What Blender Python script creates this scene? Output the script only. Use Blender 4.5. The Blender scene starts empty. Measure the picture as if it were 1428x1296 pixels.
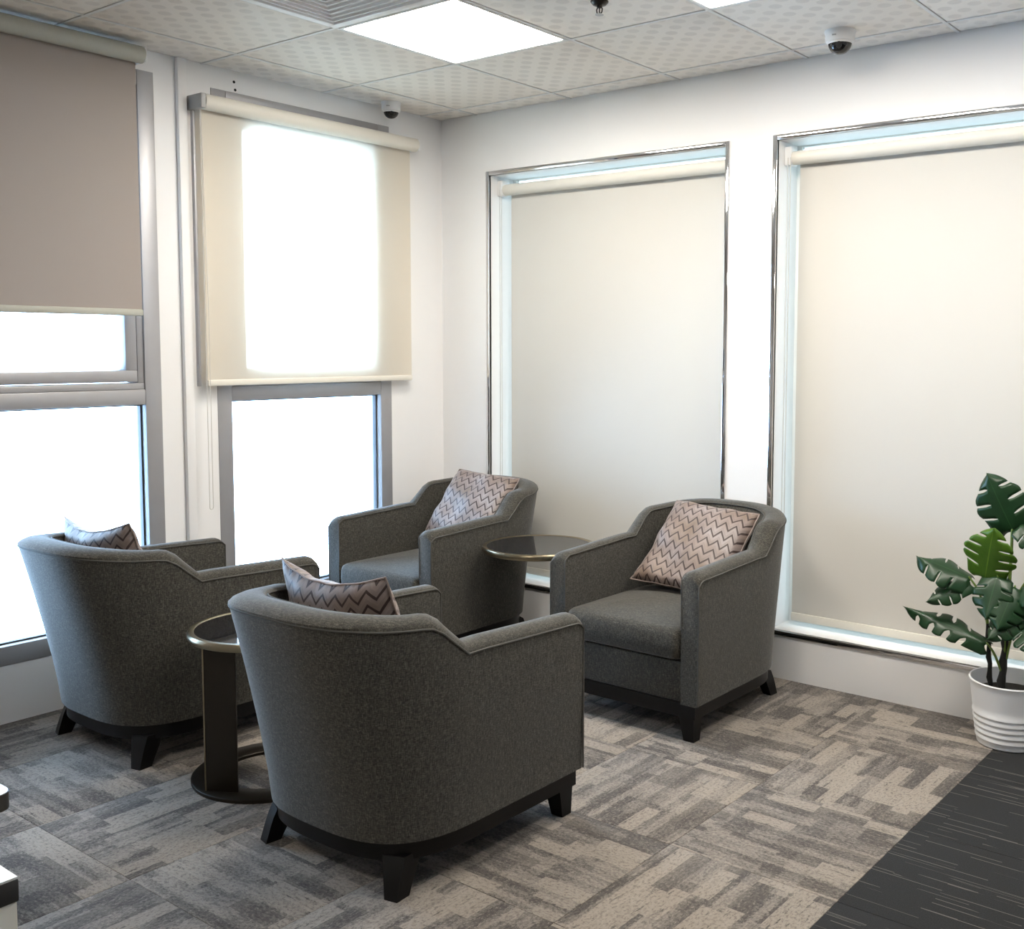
import bpy, bmesh, math, random
from mathutils import Vector, Matrix
PI = math.pi
sc = bpy.context.scene
C = sc.collection

# ------------------------------------------------------------------ camera
FPX, PX, PY = 1472.02, 863.31, 597.84
yaw, pitch, roll = 0.6364, 0.0786, 0.0063
cam_d = bpy.data.cameras.new('camera')
cam = bpy.data.objects.new('camera', cam_d); C.objects.link(cam); sc.camera = cam
cam_d.sensor_fit = 'HORIZONTAL'; cam_d.sensor_width = 36.0
cam_d.lens = 36.0 * FPX / 1428
cam_d.shift_x = -(PX - 714) / 1428
cam_d.shift_y = (PY - 648) / 1428
cam_d.clip_start = 0.02
fwd = Vector((-math.sin(yaw)*math.cos(pitch), math.cos(yaw)*math.cos(pitch), -math.sin(pitch)))
rgt = Vector((math.cos(yaw), math.sin(yaw), 0)); upv = rgt.cross(fwd)
r2 = math.cos(roll)*rgt + math.sin(roll)*upv
u2 = -math.sin(roll)*rgt + math.cos(roll)*upv
M = Matrix((r2, u2, -fwd)).transposed().to_4x4(); M.translation = (3.9906, -3.8608, 1.3781)
cam.matrix_world = M

# ------------------------------------------------------------------ world, exposure
w = bpy.data.worlds.new('overcast_sky'); sc.world = w; w.use_nodes = True
bgn = w.node_tree.nodes['Background']
bgn.inputs[0].default_value = (0.46, 0.69, 1.0, 1); bgn.inputs[1].default_value = 16.0
LAMP = 25.0; LAMP_COL = (1.0, 0.935, 0.83, 1)
sc.view_settings.view_transform = 'Standard'; sc.view_settings.look = 'None'
sc.view_settings.gamma = 1.0; sc.view_settings.use_curve_mapping = False
sc.view_settings.exposure = 0.45

# ------------------------------------------------------------------ helpers
def tag(o, label=None, cat=None, group=None, kind=None):
    if label: o['label'] = label
    if cat: o['category'] = cat
    if group: o['group'] = group
    if kind: o['kind'] = kind
    return o

def thing(name, label, cat, loc=(0, 0, 0), rz=0, group=None):
    o = bpy.data.objects.new(name, None); C.objects.link(o)
    o.empty_display_size = .1
    o.location = loc; o.rotation_euler = (0, 0, rz)
    return tag(o, label, cat, group)

def mesh(name, verts, faces, sharp=40, uvs=None):
    me = bpy.data.meshes.new(name)
    me.from_pydata([tuple(v) for v in verts], [], faces)
    bm = bmesh.new(); bm.from_mesh(me)
    bmesh.ops.recalc_face_normals(bm, faces=bm.faces[:])
    bm.to_mesh(me); bm.free()
    if sharp:
        me.polygons.foreach_set('use_smooth', [True]*len(me.polygons))
        me.set_sharp_from_angle(angle=math.radians(sharp))
    if uvs is not None:
        uvl = me.uv_layers.new(name='UVMap')
        for l in me.loops: uvl.data[l.index].uv = uvs[l.vertex_index]
    return me

def link(name, me, mat=None, parent=None, loc=None, rot=None):
    o = bpy.data.objects.new(name, me); C.objects.link(o)
    if mat is not None and len(me.materials) == 0: me.materials.append(mat)
    if parent is not None: o.parent = parent
    if loc is not None: o.location = loc
    if rot is not None: o.rotation_euler = rot
    return o

class MB:
    """collects shapes for one mesh"""
    def __init__(s): s.v = []; s.f = []
    def add(s, v, f):
        n = len(s.v); s.v += [Vector(p) for p in v]; s.f += [tuple(i+n for i in q) for q in f]; return s
    def box(s, a, b, bev=0.0):
        bm = bmesh.new()
        bmesh.ops.create_cube(bm, size=1)
        for v in bm.verts:
            v.co = Vector([(a[i]+b[i])/2 + v.co[i]*(b[i]-a[i]) for i in range(3)])
        if bev > 0:
            bmesh.ops.bevel(bm, geom=bm.edges[:], offset=bev, segments=2, affect='EDGES', profile=.5)
        bm.verts.index_update()
        s.add([v.co.copy() for v in bm.verts], [[v.index for v in f.verts] for f in bm.faces]); bm.free(); return s
    def lathe(s, prof, n=32, c=(0, 0, 0), axis='z', cap=True):
        v = []; f = []
        for r, z in prof:
            for k in range(n):
                t = 2*PI*k/n
                p = (r*math.cos(t), r*math.sin(t), z)
                if axis == 'y': p = (p[0], z, p[1])
                if axis == 'x': p = (z, p[0], p[1])
                v.append((p[0]+c[0], p[1]+c[1], p[2]+c[2]))
        m = len(prof)
        for i in range(m-1):
            for k in range(n):
                f.append((i*n+k, i*n+(k+1) % n, (i+1)*n+(k+1) % n, (i+1)*n+k))
        if cap:
            f.append(tuple(range(n))); f.append(tuple((m-1)*n+k for k in range(n)))
        return s.add(v, f)
    def tube(s, pts, r, n=8, closed=False, cap=True):
        pts = [Vector(p) for p in pts]; m = len(pts)
        rr = r if isinstance(r, (list, tuple)) else [r]*m
        v = []; f = []; nrm = None
        for i in range(m):
            if closed: t = pts[(i+1) % m]-pts[i-1]
            else: t = pts[min(i+1, m-1)]-pts[max(i-1, 0)]
            t.normalize()
            if nrm is None:
                nrm = t.cross(Vector((0, 0, 1)))
                if nrm.length < .1: nrm = t.cross(Vector((1, 0, 0)))
            nrm = (nrm - t*nrm.dot(t)).normalized(); b = t.cross(nrm)
            for k in range(n):
                a = 2*PI*k/n; v.append(pts[i]+rr[i]*(math.cos(a)*nrm+math.sin(a)*b))
        for i in range(m if closed else m-1):
            j = (i+1) % m
            for k in range(n): f.append((i*n+k, i*n+(k+1) % n, j*n+(k+1) % n, j*n+k))
        if cap and not closed:
            f.append(tuple(range(n))); f.append(tuple((m-1)*n+k for k in range(n)))
        return s.add(v, f)
    def prism(s, outline, z0, z1):
        n = len(outline)
        v = [(x, y, z0) for x, y in outline]+[(x, y, z1) for x, y in outline]
        f = [(i, (i+1) % n, n+(i+1) % n, n+i) for i in range(n)]
        f += [tuple(range(n)), tuple(range(n, 2*n))]
        return s.add(v, f)
    def build(s, name, mat, parent=None, sharp=40, loc=None, rot=None):
        return link(name, mesh(name, s.v, s.f, sharp), mat, parent, loc, rot)

# ------------------------------------------------------------------ materials
class NT:
    def __init__(s, name):
        s.m = bpy.data.materials.new(name); s.m.use_nodes = True
        s.t = s.m.node_tree; s.n = s.t.nodes; s.l = s.t.links
        s.b = s.n['Principled BSDF']; s.out = s.n['Material Output']
    def node(s, typ, **kw):
        x = s.n.new(typ)
        for k, v in kw.items(): setattr(x, k, v)
        return x
    def lk(s, a, b): s.l.new(a, b)
    def val(s, sock, v):
        if isinstance(v, bpy.types.NodeSocket): s.lk(v, sock)
        elif v is not None: sock.default_value = v
    def math(s, op, a, b=None, c=None, clamp=False):
        x = s.node('ShaderNodeMath', operation=op, use_clamp=clamp)
        s.val(x.inputs[0], a); s.val(x.inputs[1], b); s.val(x.inputs[2], c); return x.outputs[0]
    def mix(s, fac, a, b, blend='MIX'):
        x = s.node('ShaderNodeMix', data_type='RGBA', blend_type=blend)
        s.val(x.inputs[0], fac); s.val(x.inputs[6], a); s.val(x.inputs[7], b); return x.outputs[2]
    def noise(s, vec, scale, detail=3, rough=.55):
        x = s.node('ShaderNodeTexNoise'); s.val(x.inputs['Vector'], vec)
        x.inputs['Scale'].default_value = scale; x.inputs['Detail'].default_value = detail
        x.inputs['Roughness'].default_value = rough; return x
    def ramp(s, fac, stops, interp='LINEAR'):
        x = s.node('ShaderNodeValToRGB'); x.color_ramp.interpolation = interp
        e = x.color_ramp.elements
        while len(e) > 1: e.remove(e[-1])
        e[0].position = stops[0][0]; e[0].color = stops[0][1]
        for p, c in stops[1:]:
            q = e.new(p); q.color = c
        s.val(x.inputs[0], fac); return x.outputs[0]
    def bump(s, h, strength=.2, dist=.002):
        x = s.node('ShaderNodeBump'); x.inputs['Strength'].default_value = strength
        x.inputs['Distance'].default_value = dist; s.lk(h, x.inputs['Height'])
        s.lk(x.outputs[0], s.b.inputs['Normal']); return x
    def coord(s, which='Object'): return s.node('ShaderNodeTexCoord').outputs[which]
    def mapping(s, vec, scale=(1, 1, 1), loc=None, rot=None):
        x = s.node('ShaderNodeMapping'); s.lk(vec, x.inputs[0]); x.inputs['Scale'].default_value = scale
        if loc is not None: s.val(x.inputs['Location'], loc)
        if rot is not None: x.inputs['Rotation'].default_value = rot
        return x.outputs[0]

def c4(r, g, b): return (r, g, b, 1)

def simple(name, col, rough=.5, metal=0, noise_scale=30, var=.06, bump=0, spec=None, **kw):
    t = NT(name); b = t.b
    n = t.noise(t.coord(), noise_scale, 4)
    hi = c4(*[min(1, x*(1+var)) for x in col]); lo = c4(*[x*(1-var) for x in col])
    t.lk(t.mix(n.outputs[0], lo, hi), b.inputs['Base Color'])
    b.inputs['Roughness'].default_value = rough; b.inputs['Metallic'].default_value = metal
    if spec is not None: b.inputs['Specular IOR Level'].default_value = spec
    if bump: t.bump(n.outputs[0], bump, .003)
    for k, v in kw.items(): b.inputs[k].default_value = v
    return t.m

m_wall = simple('wall_paint', (.80, .79, .785), .6, noise_scale=9, var=.012, bump=.12)
m_reveal = simple('white_lacquer', (.82, .82, .80), .35, noise_scale=6, var=.01)
m_alu = simple('grey_aluminium', (.38, .375, .385), .42, .35, noise_scale=14, var=.05)
m_aludk = simple('gasket_black', (.03, .03, .035), .5)
m_chrome = simple('chrome_trim', (.75, .75, .77), .06, 1.0, noise_scale=4, var=.02)
m_black = simple('black_lacquer_wood', (.0025, .0025, .003), .38, noise_scale=40, var=.2, spec=.25)
m_bronze = simple('brushed_bronze', (.30, .25, .17), .30, 1.0, noise_scale=60, var=.12)
m_bronzedk = simple('dark_bronze', (.024, .019, .014), .36, .6, noise_scale=60, var=.12)
m_darkglass = simple('black_glass_top', (.012, .012, .014), .04, noise_scale=5)
m_plasticw = simple('white_plastic', (.80, .80, .80), .4, noise_scale=20, var=.01)
m_plasticg = simple('grey_plastic', (.42, .42, .42), .45, noise_scale=20, var=.02)
m_chain = simple('bead_chain', (.62, .60, .57), .4, noise_scale=60)
m_dome = simple('smoked_dome', (.012, .012, .014), .07, noise_scale=5)
m_slab = simple('ceiling_slab', (.62, .615, .60), .7, var=.02)
m_tbar = simple('ceiling_runner', (.72, .715, .70), .5, var=.01)
m_vent = simple('white_louvre', (.84, .84, .84), .4, var=.01)
m_ventback = simple('vent_plate', (.74, .73, .72), .5, var=.01)
m_laminate = simple('white_laminate', (.83, .84, .85), .3, noise_scale=4, var=.01)
m_edge = simple('dark_edge_band', (.035, .034, .033), .4)
m_cream = simple('cream_panel', (.72, .70, .63), .45, var=.02)
m_pot = simple('white_pot_enamel', (.82, .83, .85), .3, noise_scale=6, var=.01)
m_soil = simple('dark_soil', (.02, .016, .012), .9, noise_scale=120, var=.6, bump=.6)
m_pole = simple('black_stake', (.012, .012, .011), .6, noise_scale=120, var=.4, bump=.4)
m_stem = simple('green_stem', (.13, .20, .035), .45, noise_scale=30, var=.25)
m_hole = simple('screw_hole_dark', (.01, .01, .01), .8)

def glass(name, tint):
    t = NT(name); t.n.remove(t.b)
    tr = t.node('ShaderNodeBsdfTransparent'); tr.inputs[0].default_value = tint
    gl = t.node('ShaderNodeBsdfGlossy'); gl.inputs['Roughness'].default_value = .02
    fr = t.node('ShaderNodeFresnel'); fr.inputs[0].default_value = 1.45
    mx = t.node('ShaderNodeMixShader'); t.lk(fr.outputs[0], mx.inputs[0])
    t.lk(tr.outputs[0], mx.inputs[1]); t.lk(gl.outputs[0], mx.inputs[2]); t.lk(mx.outputs[0], t.out.inputs[0])
    return t.m
m_glass = glass('clear_pane', c4(.95, .97, .97))
m_glasst = glass('tinted_pane', c4(.56, .53, .47))

def blind(name, col, trans, tcol, open_weave=0):
    t = NT(name); co = t.coord()
    n = t.noise(t.mapping(co, (900, 900, 250)), 1, 2)
    n2 = t.noise(co, 3.0, 2)
    base = t.mix(n.outputs[0], c4(*[x*.95 for x in col]), c4(*col))
    base = t.mix(t.math('MULTIPLY', n2.outputs[0], .10), base, c4(*[x*.8 for x in col]))
    d = t.node('ShaderNodeBsdfDiffuse'); t.lk(base, d.inputs[0])
    tl = t.node('ShaderNodeBsdfTranslucent'); tl.inputs[0].default_value = tcol
    mx = t.node('ShaderNodeMixShader'); mx.inputs[0].default_value = trans
    t.lk(d.outputs[0], mx.inputs[1]); t.lk(tl.outputs[0], mx.inputs[2]); t.n.remove(t.b)
    o = mx.outputs[0]
    if open_weave:
        tp = t.node('ShaderNodeBsdfTransparent'); tp.inputs[0].default_value = c4(1, .93, .80); m2 = t.node('ShaderNodeMixShader'); m2.inputs[0].default_value = open_weave
        t.lk(o, m2.inputs[1]); t.lk(tp.outputs[0], m2.inputs[2]); o = m2.outputs[0]
    t.lk(o, t.out.inputs[0]); return t.m
m_blind_taupe = blind('taupe_blind_fabric', (.40, .355, .325), .10, c4(.6, .5, .45))
m_blind_screen = blind('cream_screen_fabric', (.84, .825, .78), .40, c4(.99, .925, .83), .28)
m_blind_cream = blind('cream_blackout_fabric', (.64, .62, .58), .04, c4(.85, .78, .68))
m_rollcover = simple('cream_roller', (.72, .69, .62), .5, var=.02)
m_rolltaupe = simple('taupe_roller', (.42, .42, .37), .55, var=.02)

def emit(name, col, strength):
    t = NT(name); t.b.inputs['Base Color'].default_value = c4(.9, .9, .9)
    t.b.inputs['Emission Color'].default_value = col; t.b.inputs['Emission Strength'].default_value = strength
    return t.m
m_lamp = emit('lamp_diffuser', LAMP_COL, LAMP)

def fabric():
    t = NT('grey_woven_upholstery'); co = t.coord()
    a = t.noise(t.mapping(co, (110, 110, 420)), 1, 2, .6).outputs[0]
    b = t.noise(t.mapping(co, (420, 420, 70)), 1, 2, .6).outputs[0]
    h = t.math('MULTIPLY', t.math('ADD', a, b), .5)
    col = t.ramp(h, [(.33, c4(.0155, .015, .0138)), (.5, c4(.046, .0435, .037)), (.66, c4(.107, .100, .083))])
    t.lk(col, t.b.inputs['Base Color']); t.b.inputs['Roughness'].default_value = .85
    t.b.inputs['Sheen Weight'].default_value = .25; t.b.inputs['Sheen Roughness'].default_value = .45
    t.b.inputs['Specular IOR Level'].default_value = .2
    t.bump(h, .35, .002); return t.m
m_fab = fabric()
m_pipe = simple('piping_cord', (.062, .060, .054), .8, noise_scale=300, var=.3, bump=.2)

def pillow_mat():
    t = NT('zigzag_velvet'); uv = t.coord('UV')
    sp = t.node('ShaderNodeSeparateXYZ'); t.lk(uv, sp.inputs[0])
    wob = t.noise(uv, 5, 2).outputs[0]
    u = t.math('ADD', sp.outputs[0], t.math('MULTIPLY', t.math('SUBTRACT', wob, .5), .02)); v = sp.outputs[1]
    tri = t.math('PINGPONG', t.math('MULTIPLY', u, 18.0), 1.0)
    ph = t.math('ADD', t.math('MULTIPLY', v, 10.0), t.math('MULTIPLY', tri, .75))
    fr = t.math('FRACT', ph)
    dist = t.math('ABSOLUTE', t.math('SUBTRACT', fr, .5))
    line = t.math('LESS_THAN', dist, .125)
    broad = t.math('SMOOTH_MIN', t.math('MULTIPLY', fr, 1.0), .9, .2)
    sheen = t.noise(uv, 2.6, 2).outputs[0]
    base = t.ramp(sheen, [(.32, c4(.19, .132, .094)), (.5, c4(.275, .218, .198)), (.66, c4(.35, .305, .30))])
    base = t.mix(t.math('MULTIPLY', broad, .35), base, c4(.13, .10, .092))
    fine = t.noise(uv, 160, 2).outputs[0]
    base = t.mix(t.math('MULTIPLY', fine, .35), base, c4(.09, .065, .058))
    col = t.mix(line, base, c4(.040, .024, .022))
    t.lk(col, t.b.inputs['Base Color']); t.b.inputs['Roughness'].default_value = .55
    t.b.inputs['Sheen Weight'].default_value = .35; t.b.inputs['Sheen Roughness'].default_value = .3
    t.b.inputs['Sheen Tint'].default_value = c4(1, .9, .85)
    t.bump(t.math('SUBTRACT', 1.0, line), .5, .003); return t.m
m_pillow = pillow_mat()

def carpet_mat():
    t = NT('patchwork_carpet'); co = t.coord()
    oi = t.node('ShaderNodeObjectInfo')
    cx = t.node('ShaderNodeCombineXYZ')
    t.lk(t.math('MULTIPLY', oi.outputs['Random'], 37.0), cx.inputs[0]); t.lk(t.math('MULTIPLY', oi.outputs['Random'], 91.0), cx.inputs[1])
    add = t.node('ShaderNodeVectorMath', operation='ADD'); t.lk(co, add.inputs[0]); t.lk(cx.outputs[0], add.inputs[1])
    P = add.outputs[0]
    rag = t.noise(t.mapping(P, (130, 230, 1)), 1, 4)
    sub = t.node('ShaderNodeVectorMath', operation='SUBTRACT'); t.lk(rag.outputs['Color'], sub.inputs[0]); sub.inputs[1].default_value = (.5, .5, .5)
    sca = t.node('ShaderNodeVectorMath', operation='SCALE'); t.lk(sub.outputs[0], sca.inputs[0]); sca.inputs['Scale'].default_value = .034
    ad2 = t.node('ShaderNodeVectorMath', operation='ADD'); t.lk(P, ad2.inputs[0]); t.lk(sca.outputs[0], ad2.inputs[1])
    def brick(vec, bw, rh, off, loc):
        x = t.node('ShaderNodeTexBrick'); t.lk(t.mapping(vec, (1, 1, 1), loc), x.inputs['Vector'])
        x.inputs['Color1'].default_value = c4(0, 0, 0); x.inputs['Color2'].default_value = c4(1, 1, 1)
        x.inputs['Mortar'].default_value = c4(.5, .5, .5); x.inputs['Scale'].default_value = 1
        x.inputs['Mortar Size'].default_value = 0; x.inputs['Bias'].default_value = 0
        x.inputs['Brick Width'].default_value = bw; x.inputs['Row Height'].default_value = rh
        x.offset = off; x.squash = 1.6; x.squash_frequency = 3; x.offset_frequency = 3
        return x.outputs['Color']
    b1 = brick(P, .155, .052, .37, (0, 0, 0)); b2 = brick(ad2.outputs[0], .23, .026, .31, (.31, .77, 0)); b3 = brick(ad2.outputs[0], .085, .09, .43, (.13, .41, 0))
    streak = t.noise(t.mapping(P, (11, 60, 1)), 1, 5, .7).outputs[0]
    mott = t.noise(P, 120, 4, .9).outputs[0]
    cloud = t.noise(P, 6, 2).outputs[0]
    v1 = t.math('ADD', t.math('MULTIPLY', b2, .30), t.math('MULTIPLY', b3, .26))
    v2 = t.math('ADD', t.math('MULTIPLY', streak, .55), t.math('MULTIPLY', mott, .85))
    v = t.math('ADD', t.math('ADD', v1, v2), t.math('MULTIPLY', cloud, .15))     # ~ .35 .. 1.3
    base = t.ramp(t.math('MULTIPLY', v, .7), [(.61, c4(.092, .082, .076)), (.68, c4(.145, .129, .118)), (.74, c4(.21, .187, .168)), (.81, c4(.285, .252, .222)), (.89, c4(.335, .295, .256))])
    solid = t.math('MULTIPLY', t.math('GREATER_THAN', b1, .72), t.math('GREATER_THAN', t.math('ADD', streak, t.math('MULTIPLY', mott, .35)), .56))
    base = t.mix(t.math('MULTIPLY', solid, .85), base, c4(.365, .318, .272))
    solid2 = t.math('LESS_THAN', b1, .17)
    base = t.mix(t.math('MULTIPLY', solid2, .55), base, c4(.095, .084, .077))
    pile = t.noise(co, 330, 3, .8).outputs[0]
    base = t.mix(t.math('MULTIPLY', pile, .35), base, c4(.08, .073, .068))
    gr = t.noise(t.mapping(P, (85, 125, 1)), 1, 2, .75).outputs[0]
    base = t.mix(1.0, base, t.ramp(gr, [(.34, c4(.60, .60, .61)), (.50, c4(1.0, 1.0, 1.0)), (.60, c4(1.0, 1.0, 1.0))]), 'MULTIPLY')
    base = t.mix(t.math('MULTIPLY', t.math('SUBTRACT', gr, .55, clamp=True), 3.0, clamp=True), base, c4(.37, .325, .28))
    t.lk(base, t.b.inputs['Base Color']); t.b.inputs['Roughness'].default_value = .95
    t.b.inputs['Specular IOR Level'].default_value = .1; t.b.inputs['Sheen Weight'].default_value = .1
    t.bump(pile, .6, .004); return t.m
m_carpet = carpet_mat()

def dark_carpet_mat():
    t = NT('charcoal_line_carpet'); co = t.coord()
    oi = t.node('ShaderNodeObjectInfo'); cx = t.node('ShaderNodeCombineXYZ')
    t.lk(t.math('MULTIPLY', oi.outputs['Random'], 53.0), cx.inputs[0]); t.lk(t.math('MULTIPLY', oi.outputs['Random'], 17.0), cx.inputs[1])
    add = t.node('ShaderNodeVectorMath', operation='ADD'); t.lk(co, add.inputs[0]); t.lk(cx.outputs[0], add.inputs[1]); P = add.outputs[0]
    x = t.node('ShaderNodeTexBrick'); t.lk(P, x.inputs['Vector'])
    x.inputs['Color1'].default_value = c4(0, 0, 0); x.inputs['Color2'].default_value = c4(1, 1, 1); x.inputs['Mortar'].default_value = c4(0, 0, 0)
    x.inputs['Scale'].default_value = 1; x.inputs['Mortar Size'].default_value = 0; x.inputs['Brick Width'].default_value = .21; x.inputs['Row Height'].default_value = .0030
    x.offset = .37; x.offset_frequency = 2; x.squash = 1.7; x.squash_frequency = 3
    gate = t.noise(t.mapping(P, (2.2, 70, 1)), 1, 2).outputs[0]
    ln = t.math('MULTIPLY', t.math('GREATER_THAN', x.outputs['Color'], .88), t.math('GREATER_THAN', gate, .52))
    pile = t.noise(co, 300, 3, .8).outputs[0]
    base = t.mix(pile, c4(.012, .0125, .0135), c4(.046, .047, .049))
    t.lk(t.mix(t.math('MULTIPLY', ln, .7), base, c4(.15, .14, .132)), t.b.inputs['Base Color'])
    t.b.inputs['Roughness'].default_value = .95; t.b.inputs['Specular IOR Level'].default_value = .1
    t.bump(pile, .6, .004); return t.m
m_dcarpet = dark_carpet_mat()

def tile_mat():
    t = NT('dotted_ceiling_tile'); co = t.coord()
    sp = t.node('ShaderNodeSeparateXYZ'); t.lk(t.mapping(co, (1/.0707, 1/.0707, 1), (.5, .5, 0), (0, 0, PI/4)), sp.inputs[0])
    fx = t.math('SUBTRACT', t.math('FRACT', sp.outputs[0]), .5); fy = t.math('SUBTRACT', t.math('FRACT', sp.outputs[1]), .5)
    rr = t.math('SQRT', t.math('ADD', t.math('MULTIPLY', fx, fx), t.math('MULTIPLY', fy, fy)))
    dot = t.math('MULTIPLY', t.math('SUBTRACT', .36, rr), 14.0, clamp=True)
    n = t.noise(co, 3.5, 2).outputs[0]
    k = t.math('MULTIPLY', dot, t.math('MULTIPLY', n, .8))
    fine = t.noise(co, 60, 2).outputs[0]
    base = t.mix(fine, c4(.79, .735, .67), c4(.83, .775, .71))
    t.lk(t.mix(k, base, c4(.58, .53, .48)), t.b.inputs['Base Color']); t.b.inputs['Roughness'].default_value = .55
    return t.m
m_tile = tile_mat()

def leaf_mat(name, col, col2):
    t = NT(name); uv = t.coord('UV')
    sp = t.node('ShaderNodeSeparateXYZ'); t.lk(uv, sp.inputs[0])
    rib = t.math('LESS_THAN', t.math('ABSOLUTE', t.math('SUBTRACT', sp.outputs[0], .5)), .012)
    n = t.noise(uv, 6, 3).outputs[0]
    base = t.mix(n, c4(*col), c4(*col2))
    base = t.mix(t.math('MULTIPLY', rib, .6), base, c4(col2[0]*1.8, col2[1]*1.6, col2[2]*1.6))
    t.lk(base, t.b.inputs['Base Color']); t.b.inputs['Roughness'].default_value = .34
    t.b.inputs['Transmission Weight'].default_value = 0
    tl = t.node('ShaderNodeBsdfTranslucent'); t.lk(base, tl.inputs[0])
    mx = t.node('ShaderNodeMixShader'); mx.inputs[0].default_value = .25
    t.lk(t.b.outputs[0], mx.inputs[1]); t.lk(tl.outputs[0], mx.inputs[2]); t.lk(mx.outputs[0], t.out.inputs[0])
    return t.m
m_leafd = leaf_mat('dark_leaf', (.009, .036, .013), (.018, .062, .021))
m_leafb = leaf_mat('bright_leaf', (.055, .135, .008), (.095, .20, .016))

# ------------------------------------------------------------------ room shell
H = 2.511
RX, RY = 6.25, -6.5          # room extent behind the camera
TA, TB = 0.2476, 0.1378      # offsets of the ceiling grid from the corner

def wall_mesh(name, us, zs, holes, t0, t1, axis):
    """wall in (u, z) with rectangular holes; t0 room side, t1 outside; axis = normal axis"""
    def P(u, z, t): return (t, u, z) if axis == 'x' else (u, t, z)
    us = sorted(us); zs = sorted(zs)
    def solid(i, j):
        if i < 0 or j < 0 or i >= len(us)-1 or j >= len(zs)-1: return False
        cu, cz = (us[i]+us[i+1])/2, (zs[j]+zs[j+1])/2
        return not any(a < cu < b and c < cz < d for a, b, c, d in holes)
    v = []; f = []; idx = {}
    def vid(i, j, t):
        k = (i, j, t)
        if k not in idx: idx[k] = len(v); v.append(P(us[i], zs[j], t))
        return idx[k]
    for i in range(len(us)-1):
        for j in range(len(zs)-1):
            if not solid(i, j): continue
            for t in (t0, t1): f.append((vid(i, j, t), vid(i+1, j, t), vid(i+1, j+1, t), vid(i, j+1, t)))
            for di, dj, e in ((-1, 0, ((i, j), (i, j+1))), (1, 0, ((i+1, j), (i+1, j+1))), (0, -1, ((i, j), (i+1, j))), (0, 1, ((i, j+1), (i+1, j+1)))):
                if not solid(i+di, j+dj):
                    (a, b) = e; f.append((vid(*a, t0), vid(*b, t0), vid(*b, t1), vid(*a, t1)))
    return mesh(name, v, f, 30)

W1 = (-2.78, -1.550, .212, 2.432); W2 = (-1.301, -.350, .212, 2.424)
W3 = (.334, 1.682, .202, 2.208); W4 = (1.925, 3.255, .202, 2.208)
wl = link('wall_left', wall_mesh('wall_left', [RY-.2, W1[0], W1[1], W2[0], W2[1], .0], [-.05, .212, 2.424, 2.432, 2.75], [W1, W2], 0, -.2, 'x'), m_wall); tag(wl, kind='structure')
wb = link('wall_back', wall_mesh('wall_back', [-.2, W3[0], W3[1], W4[0], W4[1], RX+.2], [-.05, .202, 2.208, 2.75], [W3, W4], 0, .2, 'y'), m_wall); tag(wb, kind='structure')
wr = MB().box((RX, RY-.2, -.05), (RX+.2, 0, 2.75)).build('wall_right', m_wall); tag(wr, kind='structure')
wf = MB().box((0, RY-.2, -.05), (RX, RY, 2.75)).build('wall_front', m_wall); tag(wf, kind='structure')
fl = MB().box((-.2, RY-.2, -.12), (RX+.2, .2, -.008)).build('floor', simple('floor_screed', (.16, .15, .14), .9)); tag(fl, kind='structure')
ce = MB().box((-.2, RY-.2, H+.014), (RX+.2, .2, 2.8)).build('ceiling', m_slab); tag(ce, kind='structure')
for (yy, zz) in ((-1.19, 2.468), (-1.185, 2.436)):
    MB().lathe([(.006, -.001), (.006, .0012)], 10, axis='x').build('screw_hole', m_hole, wl, loc=(0, yy, zz))

# carpet tiles -------------------------------------------------------------
XB = 2.93
def carpet_tile(name, x0, x1, y0, y1, mat, rot, store={}):
    wx, wy = abs(x1-x0), abs(y1-y0)
    if rot: wx, wy = wy, wx
    k = (round(wx, 3), round(wy, 3), mat.name)
    if k not in store:
        g = .0006
        store[k] = mesh(name, *(lambda b: (b.v, b.f))(MB().box((-wx/2+g, -wy/2+g, -.008), (wx/2-g, wy/2-g, 0), .0012)), 50)
        store[k].materials.append(mat)
    return link(name, store[k], None, fl, ((x0+x1)/2, (y0+y1)/2, 0), (0, 0, PI/2 if rot else 0))
for j in range(0, 9):
    y1 = -.5*j if j else 0; y0 = -.5*(j+1)
    for i in range(6):
        x1 = XB-.5*i; x0 = max(0.0, x1-.5)
        carpet_tile('carpet_tile', x0, x1, y0, y1, m_carpet, (i+j) % 2 == 1)
    for i in range(6):
        x0 = XB+.5*i
        carpet_tile('carpet_tile', x0, min(RX, x0+.5), y0, y1, m_dcarpet, False)

# ceiling tiles, runners, lamps, vent ---------------------------------------
xs = [0]+[TA+.6*k for k in range(0, 11) if TA+.6*k < RX]+[RX]
ys = [0]+[-TB-.6*k for k in range(0, 11) if -TB-.6*k > RY]+[RY]
lamp_cells = {(2, 2), (4, 2), (6, 2), (4, 7)}  # last two cells are unseen panels, added as fill light
vent_cells = {(2, 3)}
store = {}
for i in range(len(xs)-1):
    for j in range(len(ys)-1):
        if (i, j) in lamp_cells or (i, j) in vent_cells: continue
        if i > 8 or j > 6: continue
        wx, wy = xs[i+1]-xs[i], ys[j]-ys[j+1]
        k = (round(wx, 3), round(wy, 3))
        if k not in store:
            g = .0085
            b = MB().box((-wx/2+g, -wy/2+g, 0), (wx/2-g, wy/2-g, .012), .0025)
            store[k] = mesh('ceiling_tile', b.v, b.f, 50); store[k].materials.append(m_tile)
        link('ceiling_tile', store[k], None, ce, ((xs[i]+xs[i+1])/2, (ys[j]+ys[j+1])/2, H))
for x in xs[1:-1]: MB().box((x-.0065, RY, H-.002), (x+.0065, 0, H+.014)).build('ceiling_runner', m_tbar, ce, 0)
for y in ys[1:-1]: MB().box((0, y-.0065, H-.0018), (RX, y+.0065, H+.0145)).build('ceiling_runner', m_tbar, ce, 0)

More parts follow.
